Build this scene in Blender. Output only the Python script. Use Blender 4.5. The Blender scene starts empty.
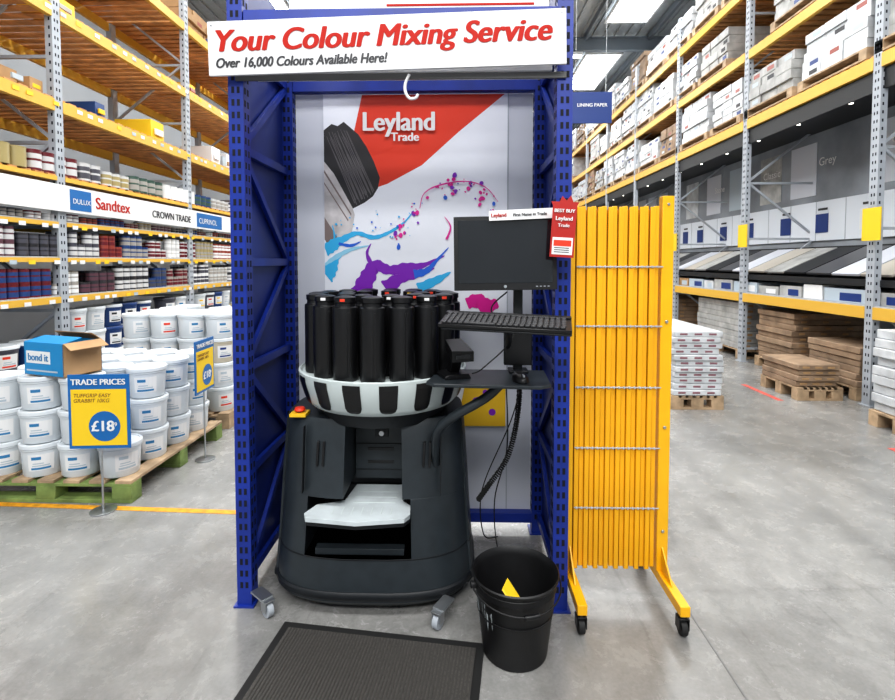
import bpy, bmesh, math, random
from mathutils import Vector, Matrix, Euler
R = random.Random(7)
pi = math.pi
scene = bpy.context.scene
try:
    scene.view_settings.view_transform = 'Standard'
    scene.view_settings.look = 'Medium High Contrast'
except Exception:
    pass

# ------------------------------------------------------------ materials
MC = {}
def mat(name, col, rough=0.5, metal=0.0, var=0.0, scale=8.0, bump=0.0, emit=0.0, coat=0.0, spec=0.5):
    if name in MC: return MC[name]
    m = bpy.data.materials.new(name); m.use_nodes = True
    nt = m.node_tree; bs = nt.nodes['Principled BSDF']
    c = (col[0], col[1], col[2], 1)
    bs.inputs['Base Color'].default_value = c
    bs.inputs['Roughness'].default_value = rough
    bs.inputs['Metallic'].default_value = metal
    bs.inputs['Specular IOR Level'].default_value = spec
    if coat: bs.inputs['Coat Weight'].default_value = coat
    if emit:
        bs.inputs['Emission Color'].default_value = c
        bs.inputs['Emission Strength'].default_value = emit
    if var or bump:
        tc = nt.nodes.new('ShaderNodeTexCoord')
        nz = nt.nodes.new('ShaderNodeTexNoise'); nz.inputs['Scale'].default_value = scale
        nz.inputs['Detail'].default_value = 5
        nt.links.new(tc.outputs['Object'], nz.inputs['Vector'])
        if var:
            rp = nt.nodes.new('ShaderNodeValToRGB')
            rp.color_ramp.elements[0].position = 0.3; rp.color_ramp.elements[1].position = 0.7
            rp.color_ramp.elements[0].color = tuple(max(0, x*(1-var)) for x in col)+(1,)
            rp.color_ramp.elements[1].color = tuple(min(1, x*(1+var)) for x in col)+(1,)
            nt.links.new(nz.outputs['Fac'], rp.inputs['Fac'])
            nt.links.new(rp.outputs['Color'], bs.inputs['Base Color'])
        if bump:
            bp = nt.nodes.new('ShaderNodeBump'); bp.inputs['Strength'].default_value = bump
            bp.inputs['Distance'].default_value = 0.01
            nt.links.new(nz.outputs['Fac'], bp.inputs['Height'])
            nt.links.new(bp.outputs['Normal'], bs.inputs['Normal'])
    MC[name] = m
    return m

blue = mat('rack_blue', (0.008, 0.030, 0.25), 0.42, var=0.18)
bluepanel = mat('panel_blue', (0.008, 0.026, 0.19), 0.45, var=0.15, scale=3)
slotdark = mat('slot_dark', (0.002, 0.003, 0.012), 0.8)
white = mat('white_paint', (0.78, 0.78, 0.78), 0.4)
offwhite = mat('off_white', (0.60, 0.62, 0.68), 0.5)
posterbg = mat('poster_paper', (0.84, 0.86, 0.92), 0.35, var=0.05, scale=1.5)
red = mat('red_ink', (0.72, 0.05, 0.02), 0.4)
textred = mat('text_red', (0.45, 0.020, 0.012), 0.6, spec=0.2)
textdark = mat('text_dark', (0.03, 0.03, 0.035), 0.5)
charcoal = mat('machine_charcoal', (0.026, 0.033, 0.039), 0.42, var=0.12, scale=20)
charcoal2 = mat('machine_dark', (0.010, 0.012, 0.015), 0.5)
blackp = mat('black_plastic', (0.007, 0.007, 0.008), 0.36)
bucketm = mat('bucket_plastic', (0.007, 0.007, 0.008), 0.5, var=0.3, scale=14)
blackr = mat('black_rubber', (0.014, 0.014, 0.014), 0.7)
screen = mat('screen_glass', (0.010, 0.012, 0.015), 0.12, coat=0.4)
traywhite = mat('tray_white', (0.56, 0.62, 0.62), 0.4)
platewhite = mat('plate_white', (0.55, 0.60, 0.62), 0.5, var=0.12, scale=12)
steel = mat('steel', (0.5, 0.52, 0.54), 0.3, metal=0.9)
greysteel = mat('grey_steel', (0.40, 0.43, 0.47), 0.45, var=0.08)
yellow = mat('barrier_yellow', (0.84, 0.44, 0.008), 0.38, var=0.05)
yellowd = mat('barrier_yellow_slat', (0.82, 0.41, 0.008), 0.42, var=0.08, scale=4)
beamy = mat('beam_yellow', (0.72, 0.43, 0.06), 0.45)
cardy = mat('card_yellow', (0.86, 0.58, 0.02), 0.5)
deckwood = mat('deck_wood', (0.58, 0.29, 0.11), 0.6, var=0.3, scale=6)
pwood = mat('pallet_wood', (0.42, 0.30, 0.19), 0.7, var=0.35, scale=10)
pgreen = mat('pallet_green', (0.19, 0.26, 0.08), 0.7, var=0.35, scale=10)
tubw = mat('tub_white', (0.66, 0.70, 0.73), 0.35)
lidw = mat('lid_white', (0.70, 0.74, 0.77), 0.3)
labelb = mat('label_blue', (0.03, 0.20, 0.42), 0.4)
labelg = mat('label_grey', (0.45, 0.52, 0.58), 0.4)
signblue = mat('sign_blue', (0.012, 0.14, 0.40), 0.4)
navy = mat('navy', (0.012, 0.04, 0.19), 0.4)
cyan = mat('ink_cyan', (0.04, 0.44, 0.78), 0.4)
inkblue = mat('ink_blue', (0.02, 0.14, 0.66), 0.4)
purple = mat('ink_purple', (0.22, 0.015, 0.46), 0.4)
magenta = mat('ink_magenta', (0.72, 0.01, 0.30), 0.4)
inkyel = mat('ink_yellow', (0.80, 0.50, 0.02), 0.4)
bristle = mat('ink_bristle', (0.030, 0.028, 0.030), 0.5)
bristle2 = mat('ink_bristle_light', (0.13, 0.12, 0.125), 0.5)
ferrule = mat('ink_ferrule', (0.58, 0.55, 0.55), 0.4, var=0.25, scale=12)
handlem = mat('ink_handle', (0.22, 0.17, 0.16), 0.4)
cardb = mat('cardboard', (0.42, 0.26, 0.13), 0.8, var=0.1)
boxblue = mat('box_blue', (0.01, 0.24, 0.52), 0.45)
brownpk = mat('brown_pack', (0.30, 0.21, 0.14), 0.7, var=0.35, scale=5)
whitepk = mat('white_pack', (0.58, 0.60, 0.62), 0.35, var=0.20, scale=7, bump=0.5)
greypk = mat('grey_pack', (0.40, 0.40, 0.39), 0.5, var=0.25, scale=7)
blacksof = mat('black_soffit', (0.012, 0.013, 0.015), 0.5)
lampe = mat('lamp_emit', (1, 0.98, 0.94), 0.5, emit=8.0)
skye = mat('skylight_emit', (0.93, 0.97, 1.0), 0.5, emit=4.0)
spotm = mat('spot_emit', (1, 0.95, 0.85), 0.5, emit=8)
roofm = mat('roof_sheet', (0.42, 0.45, 0.47), 0.5, var=0.08)
rooft = mat('roof_steel', (0.20, 0.23, 0.26), 0.5)
wallm = mat('wall_paint', (0.45, 0.48, 0.51), 0.7, var=0.05, scale=1)

# ------------------------------------------------------------ mesh builder
class B:
    def __init__(s, name):
        s.name = name; s.bm = bmesh.new(); s.mats = []; s.M = None
    def mi(s, m):
        if m not in s.mats: s.mats.append(m)
        return s.mats.index(m)
    def v(s, p):
        p = Vector(p)
        if s.M is not None: p = s.M @ p
        return s.bm.verts.new(p)
    def f(s, vs, m):
        try:
            fc = s.bm.faces.new(vs)
        except ValueError:
            return
        fc.material_index = s.mi(m); fc.smooth = True
    def box(s, x0, x1, y0, y1, z0, z1, m):
        v = [s.v(p) for p in ((x0,y0,z0),(x1,y0,z0),(x1,y1,z0),(x0,y1,z0),(x0,y0,z1),(x1,y0,z1),(x1,y1,z1),(x0,y1,z1))]
        for q in ((0,3,2,1),(4,5,6,7),(0,1,5,4),(1,2,6,5),(2,3,7,6),(3,0,4,7)):
            s.f([v[i] for i in q], m)
    def poly(s, pts, m):
        s.f([s.v(p) for p in pts], m)
    def prism(s, pts, vec, m):
        vec = Vector(vec)
        a = [s.v(p) for p in pts]; b = [s.v(Vector(p)+vec) for p in pts]
        n = len(a)
        s.f(a[::-1], m); s.f(b, m)
        for i in range(n): s.f([a[i], a[(i+1)%n], b[(i+1)%n], b[i]], m)
    def loft(s, rings, m, cap=True):
        rr = [[s.v(p) for p in r] for r in rings]
        n = len(rr[0])
        for k in range(len(rr)-1):
            for i in range(n):
                s.f([rr[k][i], rr[k][(i+1)%n], rr[k+1][(i+1)%n], rr[k+1][i]], m)
        if cap:
            s.f(rr[0][::-1], m); s.f(rr[-1], m)
    def lathe(s, cx, cy, prof, m, seg=24, cz=0.0):
        rings = []
        for r, z in prof:
            if r <= 1e-6: rings.append([s.v((cx, cy, cz+z))])
            else: rings.append([s.v((cx+r*math.cos(2*pi*i/seg), cy+r*math.sin(2*pi*i/seg), cz+z)) for i in range(seg)])
        for a, b in zip(rings, rings[1:]):
            for i in range(seg):
                j = (i+1) % seg
                if len(a) == 1 and len(b) == 1: continue
                if len(a) == 1: s.f([a[0], b[j], b[i]], m)
                elif len(b) == 1: s.f([a[i], a[j], b[0]], m)
                else: s.f([a[i], a[j], b[j], b[i]], m)
    def cyl(s, p0, p1, r, m, seg=14, r2=None):
        s.tube([p0, p1], r, m, seg, r2)
    def tube(s, pts, r, m, seg=10, r2=None):
        pts = [Vector(p) for p in pts]; n = len(pts); rings = []
        up = None
        for i, p in enumerate(pts):
            d = (pts[min(i+1, n-1)]-pts[max(i-1, 0)]).normalized()
            if up is None:
                up = Vector((0,0,1)) if abs(d.z) < 0.9 else Vector((1,0,0))
            a = d.cross(up)
            if a.length < 1e-5: a = d.cross(Vector((0,1,0)))
            a.normalize(); b = a.cross(d).normalized(); up = b
            rad = r if r2 is None else r+(r2-r)*i/(n-1)
            rings.append([p+a*rad*math.cos(2*pi*k/seg)+b*rad*math.sin(2*pi*k/seg) for k in range(seg)])
        s.loft(rings, m)
    def done(s, bevel=0.0, loc=(0,0,0), rot=(0,0,0), parent=None, seg=2):
        bmesh.ops.recalc_face_normals(s.bm, faces=s.bm.faces[:])
        for e in s.bm.edges:
            if len(e.link_faces) == 2:
                if e.calc_face_angle(0) > 0.7: e.smooth = False
            else: e.smooth = False
        me = bpy.data.meshes.new(s.name); s.bm.to_mesh(me); s.bm.free()
        for m in s.mats: me.materials.append(m)
        o = bpy.data.objects.new(s.name, me); scene.collection.objects.link(o)
        o.location = loc; o.rotation_euler = rot
        if parent: o.parent = parent
        if bevel:
            md = o.modifiers.new('bevel', 'BEVEL'); md.width = bevel; md.segments = seg
            md.limit_method = 'ANGLE'; md.angle_limit = 0.7
        return o

def txt(body, loc, size, m, parent, rot=(pi/2,0,0), shear=0.0, bold=0.0, align='LEFT', sx=1.0, space=1.0):
    """lettering; a bold weight is made from closely spaced strokes of the same glyphs"""
    offs = [(0,0)] if not bold else [(-bold,0),(-bold/2,bold*0.3),(0,-bold*0.3),(bold/2,bold*0.3),(bold,0)]
    Rm = Euler(rot).to_matrix()
    for k,(dx,dy) in enumerate(offs):
        c = bpy.data.curves.new('lettering', 'FONT'); c.body = body; c.size = size
        c.shear = shear; c.align_x = align; c.extrude = 0.0005; c.space_character = space
        c.materials.append(m)
        o = bpy.data.objects.new('lettering', c); scene.collection.objects.link(o)
        o.location = Vector(loc)+Rm @ Vector((dx, dy, 0.00008*k)); o.rotation_euler = rot; o.scale = (sx, 1, 1); o.parent = parent

def smooth_path(pts, n=8):
    pts = [Vector(p) for p in pts]; out = []
    for i in range(len(pts)-1):
        p0 = pts[max(i-1,0)]; p1 = pts[i]; p2 = pts[i+1]; p3 = pts[min(i+2,len(pts)-1)]
        for k in range(n):
            t = k/n
            out.append(0.5*((2*p1)+(-p0+p2)*t+(2*p0-5*p1+4*p2-p3)*t*t+(-p0+3*p1-3*p2+p3)*t**3))
    out.append(pts[-1]); return out

# ------------------------------------------------------------ room shell
XL, XR, YB, YF, ZC = -7.5, 7.5, -8.0, 36.0, 7.6
b = B('floor'); b.box(XL, XR, YB, YF, -0.1, 0, mat('concrete', (0.4,0.4,0.4), 0.4))
flo = b.done()
nt = MC['concrete'].node_tree; bs = nt.nodes['Principled BSDF']
tc = nt.nodes.new('ShaderNodeTexCoord')
def noise(sc, det=6, rough=0.6, dist=0.0, vec=None):
    n = nt.nodes.new('ShaderNodeTexNoise'); n.inputs['Scale'].default_value = sc
    n.inputs['Detail'].default_value = det; n.inputs['Roughness'].default_value = rough
    n.inputs['Distortion'].default_value = dist
    nt.links.new(vec or tc.outputs['Object'], n.inputs['Vector']); return n
n1 = noise(0.9, 8, 0.68, 0.6); n2 = noise(6, 9, 0.75, 0.3); n3 = noise(70, 4, 0.6); n5 = noise(2.3, 6, 0.7, 1.2)
mp = nt.nodes.new('ShaderNodeMapping'); mp.inputs['Scale'].default_value = (16, 1.1, 1); mp.inputs['Rotation'].default_value = (0,0,0.45)
nt.links.new(tc.outputs['Object'], mp.inputs['Vector'])
n4 = noise(1.0, 5, 0.6, 0.2, mp.outputs['Vector'])
mp2 = nt.nodes.new('ShaderNodeMapping'); mp2.inputs['Scale'].default_value = (5, 0.35, 1); mp2.inputs['Rotation'].default_value = (0,0,-0.15)
nt.links.new(tc.outputs['Object'], mp2.inputs['Vector'])
n6 = noise(1.0, 3, 0.5, 0.4, mp2.outputs['Vector'])
rp = nt.nodes.new('ShaderNodeValToRGB')
rp.color_ramp.elements[0].position = 0.32; rp.color_ramp.elements[0].color = (0.185,0.184,0.179,1)
rp.color_ramp.elements[1].position = 0.68; rp.color_ramp.elements[1].color = (0.315,0.310,0.300,1)
nt.links.new(n1.outputs['Fac'], rp.inputs['Fac'])
def mul(a, bfac, lo, hi, p0, p1):
    r = nt.nodes.new('ShaderNodeMapRange')
    r.inputs['From Min'].default_value = p0; r.inputs['From Max'].default_value = p1
    r.inputs['To Min'].default_value = lo; r.inputs['To Max'].default_value = hi
    nt.links.new(bfac, r.inputs['Value'])
    m = nt.nodes.new('ShaderNodeMix'); m.data_type = 'RGBA'; m.blend_type = 'MULTIPLY'
    m.inputs[0].default_value = 1
    nt.links.new(a, m.inputs[6]); nt.links.new(r.outputs[0], m.inputs[7]); return m.outputs[2]
c1 = mul(rp.outputs['Color'], n2.outputs['Fac'], 0.80, 1.16, 0.3, 0.7)
c2 = mul(c1, n3.outputs['Fac'], 0.91, 1.09, 0.3, 0.7)
c2 = mul(c2, n4.outputs['Fac'], 1.0, 0.72, 0.60, 0.76)
c2 = mul(c2, n5.outputs['Fac'], 1.0, 0.80, 0.58, 0.70)
c2 = mul(c2, n6.outputs['Fac'], 1.06, 0.86, 0.45, 0.70)
vo = nt.nodes.new('ShaderNodeTexVoronoi'); vo.feature = 'DISTANCE_TO_EDGE'; vo.inputs['Scale'].default_value = 0.35
wv = nt.nodes.new('ShaderNodeMix'); wv.data_type = 'VECTOR'; wv.inputs[0].default_value = 0.12
nt.links.new(tc.outputs['Object'], wv.inputs[4]); nt.links.new(n2.outputs['Color'], wv.inputs[5])
nt.links.new(wv.outputs[1], vo.inputs['Vector'])
c3 = mul(c2, vo.outputs['Distance'], 0.82, 1.0, 0.0, 0.004)
nt.links.new(c3, bs.inputs['Base Color'])
rr = nt.nodes.new('ShaderNodeMapRange'); rr.inputs['To Min'].default_value = 0.14; rr.inputs['To Max'].default_value = 0.38
nt.links.new(n2.outputs['Fac'], rr.inputs['Value']); nt.links.new(rr.outputs[0], bs.inputs['Roughness'])

for nm, bx in (('wall_left', (XL-0.1, XL, YB, YF, 0, ZC)), ('wall_right', (XR, XR+0.1, YB, YF, 0, ZC)),
               ('wall_back', (XL, XR, YF, YF+0.1, 0, ZC)), ('wall_front', (XL, XR, YB-0.1, YB, 0, ZC))):
    b = B(nm); b.box(*bx, wallm); b.done()
b = B('ceiling')
n = 50; w = (XR-XL)/n
for i in range(n):
    x = XL+i*w
    b.box(x, x+w*0.55, YB, YF, ZC, ZC+0.06, roofm)
    b.box(x+w*0.55, x+w, YB, YF, ZC+0.05, ZC+0.11, roofm)
b.done()
b = B('trim_1')
for y in [4+5*i for i in range(7)]:
    b.box(XL, XR, y-0.07, y+0.07, ZC-0.12, ZC-0.09, rooft); b.box(XL, XR, y-0.01, y+0.01, ZC-0.42, ZC-0.1, rooft)
    b.box(XL, XR, y-0.07, y+0.07, ZC-0.45, ZC-0.42, rooft)
for i in range(9):
    x = XL+0.7+i*1.7
    b.box(x-0.04, x+0.04, YB, YF, ZC-0.16, ZC+0.0, rooft)
b.done()
k = 1
for x in (-4.6, 0.6, 4.2):
    for y in (6.6, 11.6, 16.6, 21.6, 26.6):
        b = B('window_%d' % k); k += 1
        b.box(x-0.5, x+0.5, y-1.5, y+1.5, ZC-0.09, ZC-0.06, skye)
        for (q0,q1,r0,r1) in ((x-.55,x-.5,y-1.55,y+1.55),(x+.5,x+.55,y-1.55,y+1.55),(x-.5,x+.5,y-1.55,y-1.5),(x-.5,x+.5,y+1.5,y+1.55)):
            b.box(q0,q1,r0,r1,ZC-0.11,ZC-0.05, white)
        for j in range(1,6): b.box(x-.5,x+.5,y-1.5+j*0.5-0.01,y-1.5+j*0.5+0.01,ZC-0.1,ZC-0.088,greysteel)
        b.done()
for x in (-2.3, 2.5):
    for y in (9.0, 14.0, 19.0, 24.0, 29.0):
        b = B('ceiling_light')
        b.box(x-0.8, x+0.8, y-0.12, y+0.12, ZC-0.58, ZC-0.5, white)
        b.box(x-0.77, x+0.77, y-0.09, y+0.09, ZC-0.6, ZC-0.58, lampe)
        b.cyl((x-0.6,y,ZC-0.5),(x-0.6,y,ZC-0.1),0.006,steel,6); b.cyl((x+0.6,y,ZC-0.5),(x+0.6,y,ZC-0.1),0.006,steel,6)
        b.done()

# floor markings
b = B('floor_marking')
b.prism([(-4.6,2.95,0.001),(-1.14,2.80,0.001),(-1.14,2.845,0.001),(-4.6,2.995,0.001)], (0,0,0.001), mat('line_yellow',(0.66,0.30,0.02),0.6,var=0.3,scale=30))
rl = mat('line_red', (0.58,0.10,0.08), 0.6, var=0.35, scale=25)
for y0, y1 in ((3.55,3.95),(5.3,6.0),(7.0,8.2),(9,10.5)):
    b.box(3.33, 3.39, y0, y1, 0.001, 0.002, rl)
b.box(-7, 7, 9.0, 9.012, 0.0005, 0.0015, mat('joint', (0.15,0.15,0.15), 0.8))
b.box(0.95, 0.956, -2, 20, 0.0005, 0.0015, mat('joint2', (0.16,0.16,0.16), 0.8))
b.done()

# ------------------------------------------------------------ blue racking bay
FY, RY, RX = 2.04, 2.64, 0.385
b = B('display_racking_bay')
def post(x0, y0, face):
    b.box(x0, x0+0.062, y0, y0+0.065, 0.0, 2.75, blue)
    z = 0.08
    while z < 2.72:
        for dx in (0.014, 0.036):
            b.box(x0+dx, x0+dx+0.012, y0-0.001, y0, z, z+0.026, slotdark)
        sx = x0+0.062 if face > 0 else x0-0.001
        for dy in (0.010, 0.038):
            b.box(sx, sx+0.001, y0+dy, y0+dy+0.014, z, z+0.026, slotdark)
        z += 0.05
    b.box(x0-0.012, x0+0.074, y0-0.012, y0+0.085, 0, 0.008, blue)
post(-0.935, FY, 1); post(-0.935, RY, 1)
post(RX, FY, -1); post(RX, RY, -1)
for x, s in ((-0.93, 1), (RX+0.057, -1)):
    b.box(min(x, x+0.004*s), max(x, x+0.004*s), FY+0.06, RY, 0.05, 2.72, bluepanel)
    xi = x+0.012*s
    zs = [0.10, 0.55, 1.0, 1.45, 1.92, 2.36]
    for i, z in enumerate(zs):
        b.box(min(xi, xi+0.02*s), max(xi, xi+0.02*s), FY+0.06, RY, z-0.018, z+0.018, blue)
        if i < len(zs)-1:
            y0, y1 = (RY-0.01, FY+0.07) if i % 2 else (FY+0.07, RY-0.01)
            b.prism([(xi,y0,z),(xi,y0,z+0.04),(xi,y1,zs[i+1]),(xi,y1,zs[i+1]-0.04)], (0.018*s,0,0), blue)
b.box(-0.87, RX, RY, RY+0.05, 2.335, 2.41, blue)
b.box(-0.87, RX, FY+0.005, FY+0.05, 2.40, 2.46, blue)
b.box(-0.87, RX, RY, RY+0.05, 0.06, 0.11, blue)
b.done(0.002)

b = B('upper_header_board')
b.box(-0.70, 0.36, FY+0.055, FY+0.065, 2.465, 2.75, white)
b.box(-0.30, 0.30, FY+0.0535, FY+0.055, 2.49, 2.50, textred)
b.done(0.001)

b = B('display_backing_board')
b.box(-0.872, RX-0.002, RY+0.052, RY+0.066, 0.05, 2.335, offwhite)
b.box(0.250, 0.256, RY+0.049, RY+0.0525, 0.05, 2.335, greysteel)
b.done()

# poster artwork, in units of 5.44 mm from its top left corner
PX, PZ, S = -0.7235, 2.332, 0.00544
PY = RY+0.050
b = B('advertising_poster')
b.box(PX, PX+179*S, PY-0.004, PY, 2.335-325*S, PZ, posterbg)
lay = [0]
def art(pts, m):
    lay[0] += 1
    y = PY-0.0045-0.00008*lay[0]
    b.poly([(PX+min(max(a,0.3),178.7)*S, y, PZ-c*S) for a, c in pts], m)
art([(38,0.5),(176,0.5),(132,36),(96,68),(62,86),(50,90),(28,44)], red)
art([(0,34),(8,28),(14,30),(20,26),(27,32),(34,38),(42,50),(49,64),(55,80),(53,90),(48,98),(40,104),(28,110),(0,66)], bristle)
for i in range(20):
    t = i/20; q = 0.5+0.5*math.sin(i*2.3)
    art([(3+21*t,36-4*t+8*q),(3.4+21*t,36-4*t+8*q),(30.5+20*t,107-13*t-6*q),(29.8+20*t,108-13*t-6*q)], bristle2)
art([(0,64),(10,76),(28,109),(30,116),(27,134),(14,140),(0,120)], ferrule)
art([(0,72),(27,115),(26.5,117),(0,75)], handlem); art([(0,84),(24,121),(23.5,122.5),(0,86)], handlem)
art([(0,118),(14,140),(4,146),(0,140)], handlem)
def ribbon(pts, ws, m):
    P = smooth_path([(a,c,0) for a,c in pts], 7); n = len(P); L=[]; Rr=[]
    for i,p in enumerate(P):
        d = (P[min(i+1,n-1)]-P[max(i-1,0)]).normalized(); nn = Vector((-d.y,d.x,0))
        t = i/(n-1)*(len(ws)-1); k0=int(min(t,len(ws)-2)); w_=(ws[k0]+(ws[k0+1]-ws[k0])*(t-k0))*(1+0.12*math.sin(i*1.7))
        L.append(p+nn*w_); Rr.append(p-nn*w_)
    lay[0]+=1; y = PY-0.0045-0.00008*lay[0]
    g = lambda q:(PX+min(max(q.x,0.3),178.7)*S, y, PZ-q.y*S)
    for i in range(n-1): b.poly([g(L[i]),g(L[i+1]),g(Rr[i+1]),g(Rr[i])], m)
def dot(a,c,r,m,e=1.0,ang=0):
    art([(a+r*math.cos(t)*math.cos(ang)*e-r*math.sin(t)*math.sin(ang), c+r*math.cos(t)*math.sin(ang)*e+r*math.sin(t)*math.cos(ang)) for t in [2*pi*i/12 for i in range(12)]], m)
lightcy = mat('ink_light_cyan', (0.30,0.62,0.80), 0.4)
ribbon([(0,152),(8,146),(18,140),(32,134),(48,138),(62,134),(78,124),(88,112)],[5,6,3.4,2,2.2,1.6,1.0,0.3], cyan)
ribbon([(0,178),(6,168),(12,158),(22,150)],[8,7,3,0.5], cyan)
ribbon([(0,165),(10,158),(26,150),(44,146)],[1,2.4,1.8,0.3], lightcy)
ribbon([(6,148),(10,138),(8,126)],[2.4,1.0,0.3], cyan)
ribbon([(14,144),(26,146),(36,142)],[1.2,1.6,0.3], inkblue)
ribbon([(34,194),(42,178),(50,166),(64,170),(80,168),(98,165),(118,156)],[9,8,6,4.4,5.4,2.4,0.4], purple)
ribbon([(48,168),(42,154),(46,144)],[3.0,1.4,0.3], purple)
ribbon([(60,188),(75,178),(92,174),(108,168)],[8,5,3.4,0.5], purple)
ribbon([(88,174),(100,171),(110,161),(122,148)],[4.4,3.0,1.5,0.3], inkblue)
ribbon([(92,188),(110,180),(124,172)],[5,4,0.5], cyan)
ribbon([(140,203),(150,200),(160,205),(170,202)],[5,7,7,4], magenta)
for i in range(70):
    t = R.random(); a = 66+106*t+R.uniform(-6,6); c = 146-62*math.sin(t*2.6)+R.uniform(-8,12)
    dot(min(a,172), c, R.choice([0.5,0.7,0.9,1.1,1.5,1.9]), R.choice([magenta,magenta,purple,magenta,inkblue]), R.uniform(1,1.5), R.random()*3)
ribbon([(94,110),(98,96),(112,88),(138,84),(158,90),(170,104)],[0.3,0.4,0.7,0.5,0.4,0.2], magenta)
ribbon([(146,132),(156,142),(166,136),(172,150)],[0.3,1.4,0.9,0.3], purple)
ribbon([(120,140),(124,128),(118,118)],[1.2,0.7,0.2], magenta)
for i in range(22): dot(6+R.random()*80, 112+R.random()*26, R.uniform(0.4,1.2), R.choice([cyan,cyan,inkblue]))
art([(138,284),(178,278),(178,324),(130,324)], inkyel)
for q in ((150,300,5),(165,310,3.5),(158,290,2.5)): dot(*q, purple)
po = b.done()
TY_ = PY-0.0155
txt('Leyland', (PX+38*S, TY_, PZ-35*S), 0.138, white, po, bold=0.0045, sx=0.92)
txt('Trade', (PX+66*S, TY_, PZ-45*S), 0.062, white, po, bold=0.0022)

# header sign
b = B('header_sign')
b.box(-0.70, 0.70, -0.006, 0.006, -0.105, 0.105, mat('sign_board',(0.70,0.70,0.71),0.45))
for x in (-0.684, 0.684):
    b.cyl((x,-0.009,0.09),(x,-0.006,0.09),0.004,steel,8)
hs = b.done(0.002, loc=(-0.292, 1.995, 2.302), rot=(0, -0.020, -0.012))
txt('Your Colour Mixing Service', (-0.020, -0.0075, -0.012), 0.118, textred, hs, shear=0.22, bold=0.0048, align='CENTER', sx=0.985)
txt('Over 16,000 Colours Available Here!', (-0.672, -0.0075, -0.075), 0.053, textdark, hs, shear=0.22, bold=0.0018, sx=0.84)
b = B('batten_light')
b.box(-0.86, 0.37, 2.06, 2.13, 2.215, 2.255, white); b.box(-0.84, 0.35, 2.075, 2.115, 2.20, 2.215, mat('diffuser',(0.8,0.8,0.78),0.4))
b.box(-0.90, 0.42, 2.028, 2.039, 2.175, 2.20, mat('sign_shadow',(0.10,0.10,0.10),0.5))  # dark bar stands in for the shadow below the header sign
for x in (-0.8, 0.3): b.cyl((x,2.095,2.255),(x,2.095,2.41),0.004,steel,6)
b.done(0.003)
b = B('hanging_hook')
b.tube(smooth_path([(-0.20,2.02,2.19),(-0.215,2.015,2.155),(-0.215,2.01,2.12),(-0.20,2.01,2.095),(-0.175,2.01,2.095),(-0.165,2.01,2.11)]), 0.006, white)
b.done()

# ------------------------------------------------------------ paint tinting machine
CX, CY = -0.378, 2.31
def outline(a, bb, notch=None, n=56, p=3.6):
    pts = []
    for i in range(n):
        t = 2*pi*i/n - pi/2 + pi/n
        c, s_ = math.cos(t), math.sin(t)
        x = math.copysign(abs(c)**(2/p), c); y = math.copysign(abs(s_)**(2/p), s_)
        pts.append((x, y))
    if notch:
        xa, xb, yn = notch
        fy = lambda x: -(1-abs(x)**p)**(1/p)
        ins = [q for q in pts if not (q[1] < 0 and xa <= q[0] <= xb)]
        ins.sort(key=lambda q: (math.atan2(q[1], q[0])+pi/2) % (2*pi))
        pts = [(xb, yn), (xb, fy(xb))]+ins+[(xa, fy(xa)), (xa, yn)]
    out = []
    for x, y in pts:
        yy = y*bb
        if y < -0.5: yy += 0.035*(x*x)
        out.append((CX+a*x, CY+yy))
    return out
b = B('paint_tinting_machine')
def layer(zs, abs_, notch, m):
    b.loft([[(x, y, z) for x, y in outline(a, bb, notch)] for z, (a, bb) in zip(zs, abs_)], m)
layer([0.045,0.065,0.14,0.235], [(0.425,0.315),(0.440,0.330),(0.438,0.325),(0.430,0.312)], None, charcoal)
layer([0.235,0.36,0.47], [(0.430,0.312),(0.422,0.295),(0.416,0.282)], (-0.62,0.42,0.12), charcoal)
layer([0.47,0.62,0.76,0.79], [(0.416,0.282),(0.406,0.265),(0.396,0.248),(0.385,0.235)], (-0.25,0.34,-0.10), charcoal)
b.loft([[(x,y,z) for x,y in outline(a,bq)] for z,a,bq in ((0.228,0.4315,0.3135),(0.235,0.4315,0.3135))], charcoal2)
b.loft([[(x,y,z) for x,y in outline(a,bq)] for z,a,bq in ((0.07,0.441,0.331),(0.078,0.447,0.337),(0.098,0.447,0.337),(0.106,0.441,0.331))], charcoal2)
for xs in (-0.60,-0.575,-0.155,-0.13):
    b.prism([(xs,2.049,0.60),(xs+0.009,2.049,0.60),(xs+0.013,2.058,0.70),(xs+0.004,2.058,0.70)],(0,0.03,0),blackp)
for xs in (-0.655,-0.08):
    b.prism([(xs,2.030,0.49),(xs+0.003,2.030,0.49),(xs+0.003,2.062,0.76),(xs,2.062,0.76)],(0,0.03,0),charcoal2)
# inner back fascia with slots and lens
b.box(-0.475, -0.245, 2.262, 2.30, 0.46, 0.80, charcoal)
for z in (0.53, 0.59): b.box(-0.42, -0.30, 2.259, 2.262, z, z+0.014, blackp)
b.box(-0.385, -0.325, 2.256, 2.262, 0.655, 0.69, charcoal2); b.cyl((-0.355,2.256,0.672),(-0.355,2.248,0.672),0.012,steel)
b.box(-0.41,-0.37,2.259,2.262,0.73,0.735,white)
for z in (0.50,0.62,0.705): b.box(-0.47,-0.25,2.258,2.262,z,z+0.003,charcoal2)
# lower recess detail
b.box(-0.62,-0.21,2.33,2.36,0.236,0.40,charcoal2)
for i in range(6): b.box(-0.58+0.06*i,-0.55+0.06*i,2.322,2.33,0.26,0.34,blackp)
b.box(-0.60,-0.23,2.03,2.07,0.236,0.262,charcoal)
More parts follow.
